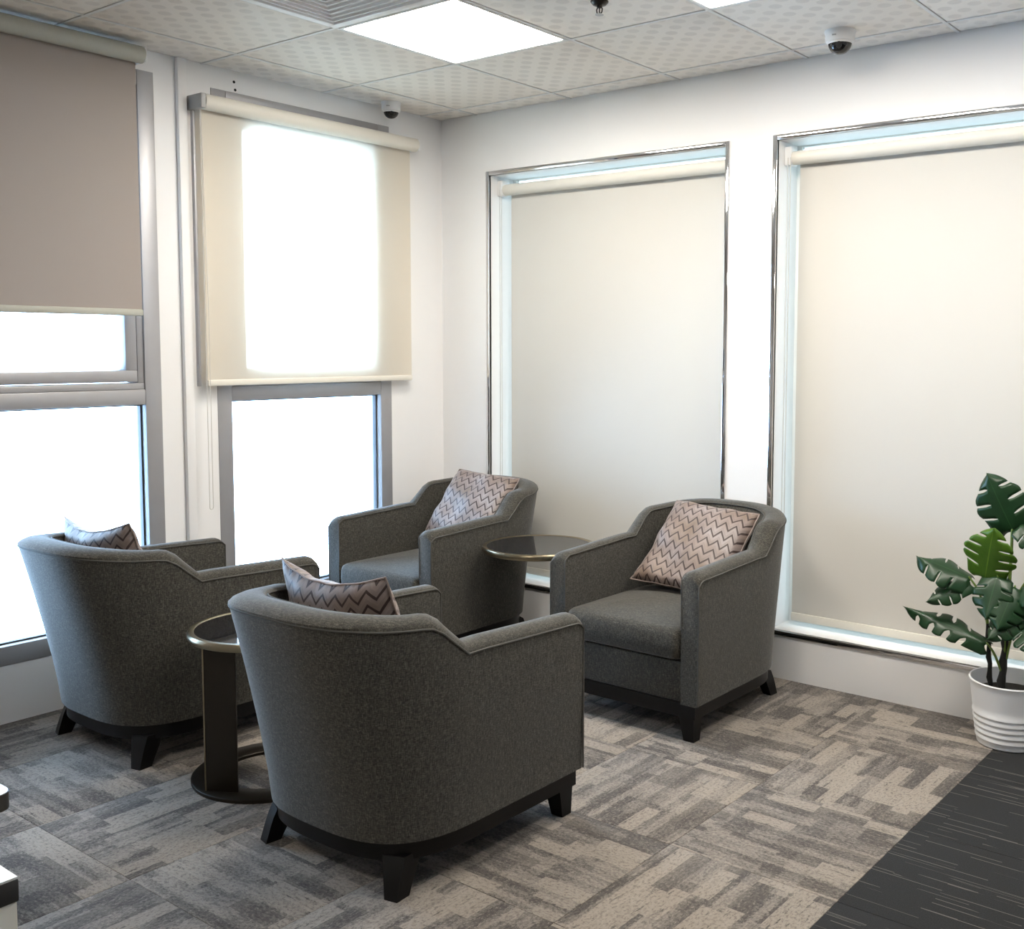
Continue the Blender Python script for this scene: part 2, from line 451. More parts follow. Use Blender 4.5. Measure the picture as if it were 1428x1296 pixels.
lamp_label = {(2, 2): 'square white ceiling light panel above the armchairs, fully in view', (4, 2): 'square ceiling light panel cut off by the top edge, right of the sprinkler'}
def make_lamp(i, j):
    cx, cy = (xs[i]+xs[i+1])/2, (ys[j]+ys[j+1])/2
    t = thing('ceiling_light', lamp_label.get((i, j), 'added square ceiling fill panel ' + ('beyond the right edge of the view' if j < 5 else 'behind the camera, out of the view')), 'ceiling light', (cx, cy, H), 0, 'ceiling light panels')
    o, q = .293, .280
    b = MB()
    for (a, c) in (((-o, -o), (o, -q)), ((-o, q), (o, o)), ((-o, -q), (-q, q)), ((q, -q), (o, q))):
        b.box((a[0], a[1], -.004), (c[0], c[1], .012), .001)
    b.build('frame', m_plasticw, t)
    MB().box((-q, -q, -.001), (q, q, .008)).build('diffuser', m_lamp, t)
for c in sorted(lamp_cells): make_lamp(*c)

i, j = 2, 3
t = thing('air_vent', 'square white ceiling air vent of nested louvres beside the light panel', 'air vent', ((xs[i]+xs[i+1])/2, (ys[j]+ys[j+1])/2, H))
b = MB(); o, q = .293, .262
for (a, c) in (((-o, -o), (o, -q)), ((-o, q), (o, o)), ((-o, -q), (-q, q)), ((q, -q), (o, q))):
    b.box((a[0], a[1], -.006), (c[0], c[1], .012), .002)
b.build('frame', m_vent, t)
MB().box((-.262, -.262, .0035), (.262, .262, .0100)).build('backing', m_ventback, t)
for k in range(8):
    q = .246-.031*k; p = q-.008
    v = []
    for s_, z in ((q, .0036), (q-.001, -.0035), (p, -.0045), (p, .0036)):
        v += [(-s_, -s_, z), (s_, -s_, z), (s_, s_, z), (-s_, s_, z)]
    f = []
    for r in range(4):
        for e in range(4): f.append((r*4+e, r*4+(e+1) % 4, ((r+1) % 4)*4+(e+1) % 4, ((r+1) % 4)*4+e))
    link('louvre', mesh('louvre', v, f, 20), m_vent, t)

# ------------------------------------------------------------------ windows on the left wall
def bar(name, mat, parent, y0, y1, z0, z1, x0, x1, bev=.003):
    return MB().box((x0, y0, z0), (x1, y1, z1), bev).build(name, mat, parent, 40)

def window_left(name, hole):
    y0, y1, z0, z1 = hole
    t = bpy.data.objects.new(name, None); C.objects.link(t); t.location = (0, 0, 0); tag(t, kind='structure')
    fx0, fx1 = -.09, .004; fw = .068
    bar('frame_stile', m_alu, t, y0, y0+fw, z0, z1, fx0, fx1); bar('frame_stile', m_alu, t, y1-fw, y1, z0, z1, fx0, fx1)
    bar('frame_sill', m_alu, t, y0+fw, y1-fw, z0, z0+.07, fx0, fx1); bar('frame_head', m_alu, t, y0+fw, y1-fw, z1-.06, z1, fx0, fx1)
    bar('transom', m_alu, t, y0+fw, y1-fw, 1.133, 1.193, fx0, fx1)
    # top-hung sash above the transom
    a, c, d, e = y0+fw, y1-fw, 1.193, z1-.06
    s = .026
    bar('sash_surround', m_alu, t, a, c, d+.001, d+s, fx0, -.004); bar('sash_surround', m_alu, t, a, c, e-s, e, fx0, -.004)
    bar('sash_surround', m_alu, t, a, a+s, d+s, e-s, fx0, -.004); bar('sash_surround', m_alu, t, c-s, c, d+s, e-s, fx0, -.004)
    g = .004; a += s+g; c -= s+g; d += s+g; e -= s+g; sw = .046
    sash = bar('sash', m_alu, t, a, c, d, d+sw, -.08, .001)
    for q in ((a, c, e-sw, e), (a, a+sw, d+sw, e-sw), (c-sw, c, d+sw, e-sw)): bar('sash_rail', m_alu, sash, *q, -.08, .001)
    bar('pane', m_glass, t, a+sw-.004, c-sw+.004, d+sw-.004, e-sw+.004, -.046, -.040, 0)
    for (g0, g1, g2, g3) in ((y0+fw, y0+fw+.006, z0+.07, 1.133), (y1-fw-.006, y1-fw, z0+.07, 1.133), (y0+fw, y1-fw, z0+.07, z0+.076), (y0+fw, y1-fw, 1.127, 1.133)):
        bar('gasket', m_aludk, t, g0, g1, g2, g3, -.055, -.030, 0)
    bar('pane', m_glass, t, y0+fw, y1-fw, z0+.07, 1.133, -.046, -.040, 0)
    return t
window_left('window_1', W1); window_left('window_2', W2)

# vertical trunking between the windows
MB().box((.0, -1.457, 0), (.022, -1.418, H), .004).build('trim_1', m_wall); tag(bpy.data.objects['trim_1'], kind='structure')

# ------------------------------------------------------------------ windows on the back wall, chrome edged
def window_back(name, hole):
    x0, x1, z0, z1 = hole
    t = bpy.data.objects.new(name, None); C.objects.link(t); tag(t, kind='structure')
    cw = .020
    def B(nm, mat, a, b, bev=.002): return MB().box(a, b, bev).build(nm, mat, t, 40)
    B('chrome_edge', m_chrome, (x0-cw, -.006, z0-cw), (x0, .012, z1+cw)); B('chrome_edge', m_chrome, (x1, -.006, z0-cw), (x1+cw, .012, z1+cw))
    B('chrome_edge', m_chrome, (x0, -.006, z1), (x1, .012, z1+cw)); B('chrome_edge', m_chrome, (x0, -.006, z0-cw), (x1, .012, z0))
    # white frame at the back of the recess
    fw = .022
    B('frame_stile', m_reveal, (x0, .172, z0), (x0+fw, .198, z1)); B('frame_stile', m_reveal, (x1-fw, .172, z0), (x1, .198, z1))
    B('frame_head', m_reveal, (x0+fw, .172, z1-.006), (x1-fw, .198, z1)); B('frame_sill', m_reveal, (x0+fw, .172, z0), (x1-fw, .198, z0+fw))
    B('pane', m_glasst, (x0+fw, .184, z0+fw), (x1-fw, .190, z1-.006), 0)
    return t
window_back('window_3', W3); window_back('window_4', W4)

# ------------------------------------------------------------------ roller blinds
def catenary(p0, p1, drop, n=14):
    out = []
    for k in range(n+1):
        a = PI*k/n
        out.append(((p0[0]+p1[0])/2+(p0[0]-p1[0])/2*math.cos(a), (p0[1]+p1[1])/2+(p0[1]-p1[1])/2*math.cos(a), drop-abs(p0[1]-p1[1]+p0[0]-p1[0])*.5*math.sin(a)))
    return out

def blind_left(label, x, y0, y1, ztop, r, zbot, mat, rollmat, chain_y=None):
    t = thing('roller_blind', label, 'roller blind', (x, (y0+y1)/2, ztop), 0, 'roller blinds')
    hy = (y1-y0)/2
    MB().lathe([(r*.97, -hy), (r, -hy+.004), (r, hy-.004), (r*.97, hy)], 28, axis='y').build('roller', rollmat, t)
    fx = -r*.92
    MB().box((fx-.0008, -hy+.012, zbot+.02-ztop), (fx+.0008, hy-.012, 0)).build('fabric', mat, t, 0)
    MB().box((fx-.007, -hy+.010, zbot-ztop), (fx+.007, hy-.010, zbot+.026-ztop), .005).build('bottom_bar', rollmat, t)
    for s in (-1, 1):
        br = MB().box((-x, s*hy-.003+(s-1)*.009, -r*.9), (r*.8, s*hy+.003+(s+1)*.002, r*.9), .004).build('bracket', m_plasticg if s < 0 else m_plasticw, t)
    if chain_y is not None:
        zb = .70-ztop
        MB().box((-.055, -hy-.022, zbot-ztop), (-.035, -hy-.012, -r), .002).build('side_strip', m_alu, t)  # narrow grey strip beside the fabric, roller down to bottom bar
        pts = [(-.01, -hy-.006, 0), (-.01, -hy-.004, zb*.5)]+catenary((-.01, -hy-.004), (-.01, -hy+.012), zb)+[(-.01, -hy+.012, zb*.5), (-.01, -hy-.002, -r)]
        MB().tube(pts, .0018, 6).build('bead_chain', m_chain, t)
    return t
blind_left('taupe roller blind half lowered over the leftmost window', .10, -2.80, -1.648, 2.462, .032, 1.480, m_blind_taupe, m_rolltaupe)
blind_left('backlit cream roller blind half lowered over the corner window, chain at its left', .08, -1.388, -.250, 2.342, .032, 1.200, m_blind_screen, m_rollcover, 1)

def blind_back(label, hole, y=.085, r=.028, chain=True):
    x0, x1, z0, z1 = hole
    t = thing('roller_blind', label, 'roller blind', ((x0+x1)/2, y, z1-.064), 0, 'roller blinds')
    hx = (x1-x0)/2-.030
    MB().lathe([(r*.97, -hx), (r, -hx+.004), (r, hx-.004), (r*.97, hx)], 28, axis='x').build('roller', m_rollcover, t)
    zb = z0+.022-(z1-.064); fy = r*.9
    MB().box((-hx+.016, fy-.0008, zb+.02), (hx-.016, fy+.0008, 0)).build('fabric', m_blind_cream, t, 0)
    MB().box((-hx+.014, fy-.006, zb), (hx-.014, fy+.006, zb+.034), .004).build('bottom_bar', m_rollcover, t)
    for s in (-1, 1):
        a, c = sorted((s*hx, s*(hx+.029)))
        MB().box((a, -r, -r*1.05), (c, r, r*1.6), .003).build('bracket', m_plasticw, t)
    lx = -hx-.012
    pts = [(lx, -.03, 0)]+catenary((lx, -.03), (lx+.012, -.03), .75-z1)+[(lx+.012, -.03, 0)]
    MB().tube(pts, .0018, 6).build('bead_chain', m_chain, t)
    return t
blind_back('cream roller blind fully lowered in the narrower chrome-edged window behind the armchairs', W3)
blind_back('cream roller blind fully lowered in the chrome-edged window behind the plant', W4)

# ------------------------------------------------------------------ armchairs
AW, V0, NEXP = .330, .40, 3.0
DTOP, DBOT, ZB = .850, .715, .135
def sgnpow(c, e): return math.copysign(abs(c)**e, c)
def depth(z): return DBOT+(DTOP-DBOT)*max(0, (z-ZB)/(.72-ZB))**1.25
def halfw(z): return AW-.006*(1-min(1, max(0, (z-ZB)/.3)))
stations = []
for v in (0, .006, .014, .028, .06, .12, .2, .3, .38): stations.append(('s', v))
NT_ = 44
for k in range(NT_+1):
    stations.append(('c', PI*k/NT_))
for v in (.38, .3, .2, .12, .06, .028, .014, .006, 0): stations.append(('S', v))
def plan(st, a, D, v0=V0):
    k, q = st
    if k == 's': return (a, q)
    if k == 'S': return (-a, q)
    e = 2/NEXP
    return (a*sgnpow(math.cos(q), e), v0+(D-v0)*max(0, math.sin(q))**e)
def sst(x): x = max(0, min(1, x)); return x*x*(3-2*x)
def topz(st):
    x, v = plan(st, AW, DTOP)
    h = .600+.016*min(1, v/.4)
    if v < .03: h -= .020*(1-v/.03)**2
    q = max(0, min(1, (v-.490)/.13)); h += (.708-.616)*math.sin(q*PI/2)
    h += .026*sst((v-.60)/.25)*(1-(x/AW)**2*.5)
    return h
def section(st):
    h = topz(st); pts = []
    for k in range(8):
        z = ZB+(h-.028-ZB)*k/7
        x, v = plan(st, halfw(z), depth(z)); pts.append((x, v, z))
    xo, vo = plan(st, AW, depth(h))
    bw = .098
    def inner(z): return plan(st, AW-.070, depth(z)-bw-.03*max(0, (.62-max(z, .3))))
    xi, vi = inner(h)
    def lerp(f, z): return (xo+(xi-xo)*f, vo+(vi-vo)*f, z)
    pts += [lerp(.035, h-.018), lerp(.13, h-.009), lerp(.34, h-.001), lerp(.64, h+.001), lerp(.90, h-.003), lerp(.97, h-.008)]
    for k in range(6):
        z = (h-.016)+(ZB-(h-.016))*k/5
        x, v = inner(z); pts.append((x, v, z))
    return pts
def shell_mesh():
    S = [section(s) for s in stations]; n = len(S[0]); v = [p for s in S for p in s]; f = []
    for i in range(len(S)-1):
        for k in range(n-1): f.append((i*n+k, i*n+k+1, (i+1)*n+k+1, (i+1)*n+k))
        f.append((i*n+n-1, i*n, (i+1)*n, (i+1)*n+n-1))
    f.append(tuple(range(n))); m = (len(S)-1)*n; f.append(tuple(m+k for k in range(n)))
    return mesh('shell', v, f, 50)
def piping_mesh(which):
    top = []
    for s in stations:
        sec = section(s)
        p = sec[7] if which == 'outer' else sec[14]
        p = Vector(p); q = Vector(sec[10] if which == 'outer' else sec[11])
        d = (p-q); d.z = 0; d.normalize()
        top.append(p+d*.0008+Vector((0, 0, .002 if which == 'outer' else .006)))
    top = top[2:-2]
    z0 = ZB+.004 if which == 'outer' else .40
    x = AW+.000 if which == 'outer' else AW-.070
    a = [Vector((x, .001, z0+(top[0].z-.012-z0)*k/5)) for k in range(6)]
    b = [Vector((-p.x, p.y, p.z)) for p in reversed(a)]
    return MB().tube(a+top+b, .0030, 6)
def rrect(hx, y0, y1, rf, rb, n=6):
    pts = []
    for (cx, cy, r, a0) in ((hx-rf, y0+rf, rf, -PI/2), (hx-rb, y1-rb, rb, 0), (-hx+rb, y1-rb, rb, PI/2), (-hx+rf, y0+rf, rf, PI)):
        for k in range(n+1):
            a = a0+PI/2*k/n; pts.append((cx+r*math.cos(a), cy+r*math.sin(a)))
    return pts
def cushion_mesh():
    lv = [(.287, .020), (.289, .008), (.297, 0), (.335, -.004), (.372, -.001), (.386, .004), (.394, .012), (.399, .026)]
    v = []; f = []; rings = 0
    for z, ins in lv:
        o = rrect(.257-max(0, ins), -.008+ins, .640-ins, .035, .17); n = len(o)
        v += [(x, y, z) for x, y in o]; rings += 1
    base = rrect(.231, .020, .614, .035, .17); cx, cy = 0, .31
    for s in (.86, .7, .5, .3, .12):
        z = .399+.022*(1-s*s)
        v += [(cx+(x-cx)*s, cy+(y-cy)*s, z) for x, y in base]; rings += 1
    for i in range(rings-1):
        for k in range(n): f.append((i*n+k, i*n+(k+1) % n, (i+1)*n+(k+1) % n, (i+1)*n+k))
    f.append(tuple(range(n))); f.append(tuple((rings-1)*n+k for k in range(n)))
    return mesh('seat_cushion', v, f, 60)
def leg_mesh(sx, rear):
    if not rear:
        top = [(sx*.236, .016), (sx*.304, .016), (sx*.304, .080), (sx*.236, .080)]
        bot = [(sx*.260, .022), (sx*.302, .022), (sx*.302, .062), (sx*.260, .062)]
    else:
        top = [(sx*.205, .590), (sx*.268, .575), (sx*.270, .640), (sx*.215, .665)]
        bot = [(sx*.236, .640), (sx*.276, .632), (sx*.280, .676), (sx*.242, .684)]
    b = MB()
    rings = []
    for k in range(5):
        q = k/4; z = .100*(1-q); e = q**.8
        rings.append([(top[i][0]+(bot[i][0]-top[i][0])*e, top[i][1]+(bot[i][1]-top[i][1])*e, z) for i in range(4)])
    v = [p for r in rings for p in r]; f = []
    for i in range(4):
        for k in range(4): f.append((i*4+k, i*4+(k+1) % 4, (i+1)*4+(k+1) % 4, (i+1)*4+k))
    f += [(0, 1, 2, 3), (16, 17, 18, 19)]
    return mesh('leg', v, f, 35)
ch_parts = []
def chair_parts():
    P = [('shell', shell_mesh(), m_fab), ('seat_cushion', cushion_mesh(), m_fab)]
    b = MB().box((-.262, .016, ZB), (.262, .10, .280), .008); P.append(('front_panel', mesh('front_panel', b.v, b.f, 40), m_fab))
    for wch in ('outer', 'inner'):
        b = piping_mesh(wch); P.append(('piping', mesh('piping', b.v, b.f, 60), m_pipe))
    o = [plan(s, AW-.018, DBOT-.014) for s in stations]
    o = [(x, max(v, .012)) for x, v in o]
    oo = [o[0]]
    for p in o[1:]:
        if (Vector(p)-Vector(oo[-1])).length > 1e-4: oo.append(p)
    b = MB().prism(oo, .086, ZB+.002); P.append(('plinth', mesh('plinth', b.v, b.f, 30), m_black))
    for sx in (1, -1):
        for rear in (False, True): P.append(('leg', leg_mesh(sx, rear), m_black))
    for nm, me, m in P: me.materials.append(m)
    return P
PARTS = chair_parts()
def armchair(label, loc, rz):
    t = thing('armchair', label, 'armchair', loc, rz, 'grey tub armchairs')
    for nm, me, m in PARTS: link(nm, me, None, t)
    return t
armchair('grey tub armchair nearest the camera, seen from behind', (1.785, -1.490, 0), PI)
armchair('grey tub armchair at the left window, seen from behind', (.507, -1.440, 0), PI)
armchair('grey tub armchair in the room corner, facing the camera', (.470, -.850, 0), 0)
armchair('grey tub armchair facing the camera in front of the white strip between chrome-edged windows', (1.778, -.850, 0), 0)

# ------------------------------------------------------------------ throw pillows
def pillow(label, TL, TR, BL, size, thick, seed, fold=0.0, sag=.0, sv=None):
    sv = sv or size
    TL, TR, BL = Vector(TL), Vector(TR), Vector(BL)
    U = (TR-TL).normalized(); V = (TL-BL); V = (V-U*V.dot(U)).normalized(); N = U.cross(V)
    if N.y > 0 and False: N = -N
    ctr = (TL+TR)/2-V*sv/2
    n = 26; rnd = random.Random(seed); ph = [rnd.uniform(0, 6.28) for _ in range(8)]
    v = []; uv = []; f = []
    for side in (1, -1):
        for i in range(n+1):
            for j in range(n+1):
                a, b = 2*i/n-1, 2*j/n-1
                ea, eb = 1-abs(a)**2.6, 1-abs(b)**2.6
                th = thick*(max(0, ea*eb))**.45
                px = a*(1-.06*(1-b*b)*abs(a)**3)*(1-.03*(a*b)**4); py = b*(1-.06*(1-a*a)*abs(b)**3)*(1-.03*(a*b)**4)
                wr = .010*math.sin(5*a+3*b+ph[0])*math.sin(4*b-2*a+ph[1])*(ea*eb)**.3
                wr += .0045*math.sin(14*a*b+ph[2])*(ea+eb)*.5
                d = side*th + wr*(1 if side > 0 else .6)
                bend = sag*(a*a) + fold*max(0, -b-.2)**2
                rise = .5*sag*(a*a)*max(0, b)
                p = ctr+U*(px*size/2)+V*(py*sv/2+rise)+N*(d+bend)
                v.append(p); uv.append(((a+1)/2, (b+1)/2))
    m = (n+1)**2
    for s in (0, 1):
        for i in range(n):
            for j in range(n):
                q = s*m+i*(n+1)+j; f.append((q, q+1, q+n+2, q+n+1))
    base = ctr.copy()
    me = bpy.data.meshes.new('cover')
    bm = bmesh.new(); bv = [bm.verts.new(p-base) for p in v]; lay = bm.loops.layers.uv.new('UVMap')
    for q in f:
        fc = bm.faces.new([bv[k] for k in q]); fc.smooth = True
        for l, k in zip(fc.loops, q): l[lay].uv = uv[k]
    bmesh.ops.remove_doubles(bm, verts=bm.verts[:], dist=.0004)
    bmesh.ops.recalc_face_normals(bm, faces=bm.faces[:])
    bm.to_mesh(me); bm.free()
    t = thing('throw_pillow', label, 'pillow', base, 0, 'zigzag throw pillows')
    link('cover', me, m_pillow, t)
    # seam welt round the rim
    rim = []
    for (i, j) in [(i, 0) for i in range(n)]+[(n, j) for j in range(n)]+[(i, n) for i in range(n, 0, -1)]+[(0, j) for j in range(n, 0, -1)]:
        rim.append((v[i*(n+1)+j]+v[m+i*(n+1)+j])/2-base)
    MB().tube(rim, .0028, 6, closed=True).build('seam', m_pillow, t)
    return t
pillow('zigzag velvet pillow in the armchair facing the camera before the white wall strip', (1.578, -.180, .735), (1.972, -.180, .716), (1.600, -.455, .440), .405, .072, 3, fold=.06, sv=.43)
pillow('zigzag velvet pillow in the armchair in the room corner', (.315, -.185, .772), (.690, -.185, .757), (.250, -.440, .445), .405, .055, 5)
pillow('zigzag velvet pillow in the nearest armchair, sagging between two raised corners', (1.955, -2.120, .760), (1.510, -2.120, .756), (1.950, -1.990, .410), .44, .055, 8, sag=.04, sv=.375)
pillow('zigzag velvet pillow in the armchair at the left window', (.640, -2.070, .752), (.205, -2.085, .735), (.645, -1.950, .415), .42, .055, 11, sag=.04, sv=.36)

# ------------------------------------------------------------------ side tables
def side_table(label, cx, cy, R, zt, base_c, Rb, post):
    t = thing('side_table', label, 'side table', (cx, cy, 0), 0, 'round bronze side tables')
    MB().lathe([(R-.022, zt-.020), (R-.020, zt-.004), (R-.020, zt-.002), (0.001, zt-.002)], 64, cap=False).build('glass_top', m_darkglass, t)
    rim = MB(); v = []; f = []; n = 72
    prof = [(R-.021, zt-.022), (R-.004, zt-.024), (R, zt-.018), (R, zt-.006), (R-.004, zt), (R-.016, zt+.001), (R-.021, zt-.002)]
    for r, z in prof: v += [(r*math.cos(2*PI*k/n), r*math.sin(2*PI*k/n), z) for k in range(n)]
    for a in range(len(prof)):
        b2 = (a+1) % len(prof)
        for k in range(n): f.append((a*n+k, a*n+(k+1) % n, b2*n+(k+1) % n, b2*n+k))
    link('rim', mesh('rim', v, f, 45), m_bronze, t)
    MB().lathe([(R-.03, zt-.030), (R-.024, zt-.020)], 64).build('under_plate', m_bronzedk, t)
    # ring base
    bx, by = base_c[0]-cx, base_c[1]-cy
    v = []; f = []; Ri = Rb-.085
    prof = [(Ri, 0), (Rb, 0), (Rb, .010), (Rb-.003, .012), (Ri+.003, .012), (Ri, .010)]
    for r, z in prof: v += [(bx+r*math.cos(2*PI*k/n), by+r*math.sin(2*PI*k/n), z) for k in range(n)]
    for a in range(len(prof)):
        b2 = (a+1) % len(prof)
        for k in range(n): f.append((a*n+k, a*n+(k+1) % n, b2*n+(k+1) % n, b2*n+k))
    link('ring_base', mesh('ring_base', v, f, 45), m_bronzedk, t)
    # flat blade post
    (x0, y0), (x1, y1) = post
    d = Vector((x1-x0, y1-y0, 0)); L = d.length; ang = math.atan2(d.y, d.x)
    MB().box((0, -.004, .010), (L, .004, zt-.028), .001).build('post', m_bronzedk, t, loc=(x0-cx, y0-cy, 0), rot=(0, 0, ang))
    MB().box((-.004, -.006, .010), (.001, .006, zt-.028), .001).build('post_edge', m_bronze, t, loc=(x0-cx, y0-cy, 0), rot=(0, 0, ang))
    return t
side_table('round black glass side table with bronze rim between the two armchairs seen from behind', 1.145, -1.885, .232, .490, (1.130, -1.862), .243, ((1.118, -2.085), (1.205, -2.035)))
side_table('round black glass side table with bronze rim between the two armchairs facing the camera', 1.050, -.455, .245, .522, (1.085, -.430), .243, ((1.28, -.36), (1.24, -.27)))

# ------------------------------------------------------------------ ceiling cameras and sprinkler
def dome_camera(label, x, y, r, turn):
    t = thing('security_camera', label, 'security camera', (x, y, H), turn, 'ceiling dome cameras')
    MB().lathe([(r*1.06, 0), (r*1.06, -.006), (r, -.010), (r, -.030), (r*.95, -.038), (r*.80, -.042)], 40).build('housing', m_plasticw, t)
    q = r*.80
    MB().lathe([(q, -.038)]+[(q*math.cos(a), -.041-q*.95*math.sin(a)) for a in [PI/2*k/10 for k in range(0, 10)]]+[(.001, -.041-q*.95)], 36).build('dome', m_dome, t)
    MB().lathe([(q*1.02, -.038), (q*1.08, -.043), (q*1.02, -.047)], 36, cap=False).build('trim_ring', m_plasticw, t)
    e = MB().lathe([(.011, 0), (.011, .012), (.008, .014)], 16, axis='y').build('lens', m_hole, t, loc=(0, -q*.86, -.058), rot=(PI, 0, 0))
    MB().box((-.012, -r-.0006, -.026), (.012, -r+.003, -.021)).build('maker_mark', m_plasticg, t, 0, loc=(-.012, 0.0015, 0))
    return t
dome_camera('white dome security camera on the ceiling by the cream blind windows', 2.305, -.255, .053, .35)
dome_camera('white dome security camera in the ceiling corner above the backlit blind', .105, -.425, .044, .9)

t = thing('fire_sprinkler', 'dark sprinkler head hanging from a ceiling tile at the top edge', 'sprinkler', (1.800, -1.020, H))
MB().lathe([(.030, .001), (.030, -.003), (.022, -.012), (.012, -.014)], 28).build('escutcheon', m_bronzedk, t)
MB().lathe([(.009, -.010), (.009, -.020), (.006, -.022)], 14).build('body', m_bronzedk, t)
for s in (-1, 1):
    MB().tube([(s*.007, 0, -.018), (s*.012, 0, -.026), (s*.010, 0, -.036), (.001*s, 0, -.042)], .0022, 6).build('frame_arm', m_bronzedk, t)
MB().tube([(0, 0, -.022), (0, 0, -.040)], .002, 6).build('bulb', m_hole, t)
MB().lathe([(.003, -.040), (.014, -.042), (.014, -.044), (.003, -.045)], 20).build('deflector', m_plasticg, t)

# ------------------------------------------------------------------ potted monstera
PC = Vector((2.950, -.150, 0))
t = thing('plant_pot', 'white ribbed round plant pot standing at the carpet border', 'plant pot', PC)
prof = [(.098, 0), (.104, .004)]
hz, hh = .004, .226
def potr(z): return .104+.031*(z/.23)
z = .012
for k in range(5):
    z0 = .022+k*.021
    prof += [(potr(z0), z0), (potr(z0)+.0035, z0+.004), (potr(z0)+.0035, z0+.012), (potr(z0+.016), z0+.016)]
prof += [(potr(.14), .14), (potr(.20), .20), (potr(.222)+.001, .222), (potr(.224)+.003, .226), (potr(.226)+.001, .230), (potr(.226)-.004, .229), (potr(.20)-.004, .19), (potr(.16)-.004, .165)]
MB().lathe(prof, 56).build('body', m_pot, t)
t2 = thing('monstera_plant', 'leafy green monstera plant growing in the white ribbed pot', 'plant', PC+Vector((0, 0, .166)))
MB().lathe([(.121, -.004), (.121, .010), (.10, .014), (.05, .017), (.002, .018)], 40).build('soil', m_soil, t2)

def monstera_leaf(L, Wd, n=5, bend=.5, cup=.25, notch=.2, seed=0):
    """blade along +y from the petiole, normal +z"""
    rnd = random.Random(seed); v = []; uv = []; f = []
    def wfun(s): return Wd*(math.sin(PI*min(1, (s*.90+.10)))**.75)*(1-.25*s)
    def place(sx, s, r):
        w = wfun(s); x = sx*r*w
        y = L*s + (.10*L)*r*(1-s*1.6) - (.16*L*(r**2) if s < .12 else 0)
        z = -bend*L*(s**2)*.55 - cup*Wd*(r**2)+ .02*L*math.sin(9*s+seed)*r
        return Vector((x, y, z))
    for sx in (1, -1):
        for k in range(n):
            s0, s1 = k/n, (k+1)/n
            gp = notch*(.7+.6*rnd.random())
            R = [0, .18, .33, .40, .55, .72, .87, 1.0]; S = [0, .25, .5, .75, 1]
            base = len(v)
            for r in R:
                e = gp*min(1, max(0, (r-.33)/.2))**.8
                for q in S:
                    ss = s0+(s1-s0)*(q*(1-2*e)+e) if 0 < k < n-1 else (s0+(s1-s0)*(q*(1-e)+(e if k else 0)))
                    rr = r*(1-.07*abs(2*q-1)**2*(1 if r > .8 else 0))
                    v.append(place(sx, ss, rr)); uv.append((.5+sx*.5*rr, ss))
            m = len(S)
            for a in range(len(R)-1):
                for b in range(m-1):
                    i0 = base+a*m+b
                    f.append((i0, i0+1, i0+m+1, i0+m) if sx > 0 else (i0, i0+m, i0+m+1, i0+1))
    return v, f, uv
def put_leaf(base, tip, facing, Wd, mat, seed, bend=.35, cup=.2, n=4, notch=.075):
    base, tip, facing = Vector(base), Vector(tip), Vector(facing)
    Y = (tip-base); L = Y.length; Y.normalize(); Z = (facing-Y*facing.dot(Y)).normalized(); X = Y.cross(Z)
    v, f, uv = monstera_leaf(L, Wd, n, bend, cup, notch, seed)
    me = bpy.data.meshes.new('leaf'); bm = bmesh.new(); lay = bm.loops.layers.uv.new('UVMap')
    bv = [bm.verts.new(X*p.x+Y*p.y+Z*p.z) for p in v]
    for q in f:
        fc = bm.faces.new([bv[k] for k in q]); fc.smooth = True
        for l, k in zip(fc.loops, q): l[lay].uv = uv[k]
    bmesh.ops.remove_doubles(bm, verts=bm.verts[:], dist=.0003)
    bm.to_mesh(me); bm.free()
    o = link('leaf', me, mat, t2, base-t2.location)
    md = o.modifiers.new('thickness', 'SOLIDIFY'); md.thickness = .0012; md.offset = 0
    return o
def stem(pts, r0=.0055, r1=.0032):
    P = [Vector(p)-t2.location for p in pts]
    # smooth the polyline
    out = []
    for k in range(len(P)-1):
        for q in range(5):
            u = q/5; a = P[max(k-1, 0)]; b = P[k]; c = P[k+1]; d = P[min(k+2, len(P)-1)]
            out.append(.5*((2*b)+(c-a)*u+(2*a-5*b+4*c-d)*u*u+(3*b-a-3*c+d)*u**3))
    out.append(P[-1]); m = len(out)
    MB().tube(out, [r0+(r1-r0)*k/(m-1) for k in range(m)], 8).build('stem', m_stem, t2)
def pole(a, b, r=.010):
    a = Vector(a)-t2.location; b = Vector(b)-t2.location
    MB().tube([a.lerp(b, k/10)+Vector((.002*math.sin(k*2.1), .002*math.cos(k*1.7), 0)) for k in range(11)], [r*(1.25 if k in (2, 5, 8) else 1)*(1-.02*k) for k in range(11)], 10).build('support_stake', m_pole, t2)
TOC = Vector((.28, -.96, .1))
pole((2.885, -.15, .172), (2.868, -.15, .41), .0085); pole((2.925, -.165, .172), (2.935, -.16, .40), .013)
stem([(2.868, -.15, .40), (2.862, -.155, .45), (2.835, -.17, .53), (2.805, -.18, .575)])
stem([(2.868, -.15, .40), (2.856, -.15, .48), (2.858, -.16, .54), (2.862, -.18, .58)])
stem([(2.930, -.165, .24), (2.905, -.18, .31), (2.890, -.20, .345), (2.882, -.205, .355)], .005, .003)
stem([(2.935, -.16, .38), (2.938, -.155, .55), (2.940, -.15, .68), (2.940, -.15, .755)], .007, .005)
stem([(2.935, -.16, .38), (2.965, -.15, .52), (3.02, -.14, .62), (3.06, -.13, .68)], .006, .004)
stem([(2.940, -.165, .30), (2.960, -.17, .40), (2.990, -.19, .485)], .005, .003)
stem([(2.935, -.16, .38), (2.950, -.165, .48), (2.965, -.18, .565)], .005, .003)
stem([(2.930, -.165, .24), (2.935, -.17, .38), (2.920, -.18, .52), (2.905, -.185, .595)], .005, .003)
put_leaf((2.945, -.150, .745), (2.862, -.215, .940), (.15, -.9, -.05), .100, m_leafd, 1, .3, .25)
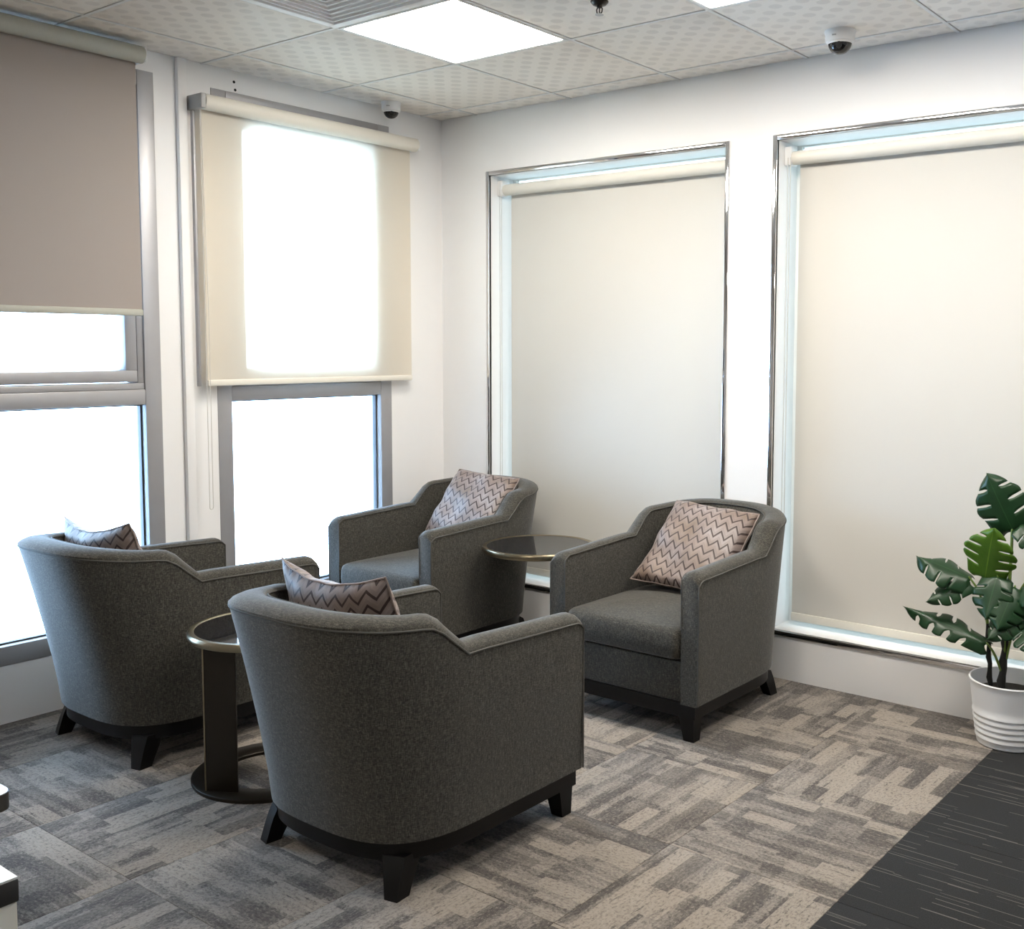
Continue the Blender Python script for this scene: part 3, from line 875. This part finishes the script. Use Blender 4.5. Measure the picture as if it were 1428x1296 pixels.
put_leaf((2.965, -.150, .770), (3.075, -.17, .705), (.35, -.65, .65), .070, m_leafd, 12, .3, .2)
put_leaf((2.862, -.180, .575), (2.905, -.255, .765), (.05, -.93, .20), .108, m_leafb, 2, .10, .12, 5, .085)
put_leaf((2.815, -.175, .565), (2.628, -.215, .640), (.25, -.45, .85), .085, m_leafd, 3, .10, .35)
put_leaf((2.812, -.180, .555), (2.680, -.265, .490), (.10, -.75, .70), .055, m_leafd, 13, .2, .3)
put_leaf((2.885, -.205, .352), (2.585, -.225, .462), (.10, -.62, .75), .058, m_leafd, 4, .18, .35, 5, .15)
put_leaf((2.905, -.185, .590), (2.890, -.270, .455), (.0, -.95, .25), .082, m_leafd, 5, .2, .2)
put_leaf((2.965, -.180, .560), (2.940, -.285, .430), (.25, -.80, .45), .082, m_leafd, 6, .2, .2)
put_leaf((2.990, -.190, .480), (2.900, -.280, .395), (.2, -.55, .80), .065, m_leafd, 7, .25, .25)
put_leaf((2.990, -.185, .440), (3.120, -.30, .400), (.2, -.6, .75), .085, m_leafd, 8, .3, .2)
put_leaf((3.06, -.13, .68), (3.15, -.20, .80), (.2, -.85, .35), .095, m_leafd, 9, .3, .2)
put_leaf((2.985, -.17, .56), (3.13, -.25, .55), (.1, -.7, .6), .085, m_leafd, 10, .3, .2)

# ------------------------------------------------------------------ white furniture at the lower left edge
t = thing('coffee_table', 'white low table with rounded corner and dark edge at the left frame edge', 'table', (1.40, -3.08, 0))
b = MB().prism([(p[0], p[1]) for p in rrect(.330, -.170, .181, .030, .030)], .415, .450)
b.build('table_top', m_edge, t)
MB().prism([(p[0], p[1]) for p in rrect(.3285, -.1685, .1795, .0295, .0295)], .4502, .4515).build('top_sheet', m_laminate, t)
for sx in (-1, 1):
    for sy in (-1, 1): MB().box((sx*.27-.02, sy*.12-.02, 0), (sx*.27+.02, sy*.12+.02, .416), .003).build('leg', m_laminate, t)
t = thing('white_cabinet', 'white topped cabinet with dark edge in the lower left corner', 'cabinet', (2.255, -3.595, 0))
MB().box((-.40, -.30, .690), (.40, .304, .7185), .002).build('top_edge', m_edge, t)
MB().box((-.399, -.299, .7186), (.399, .303, .7215)).build('top_sheet', m_laminate, t)
MB().box((.378, -.28, .0), (.398, .302, .690), .002).build('side_panel', m_cream, t)
MB().box((-.39, -.28, .0), (-.368, .292, .690), .002).build('side_panel', m_cream, t)
MB().box((-.368, .250, .05), (.368, .268, .690)).build('back_panel', m_cream, t)
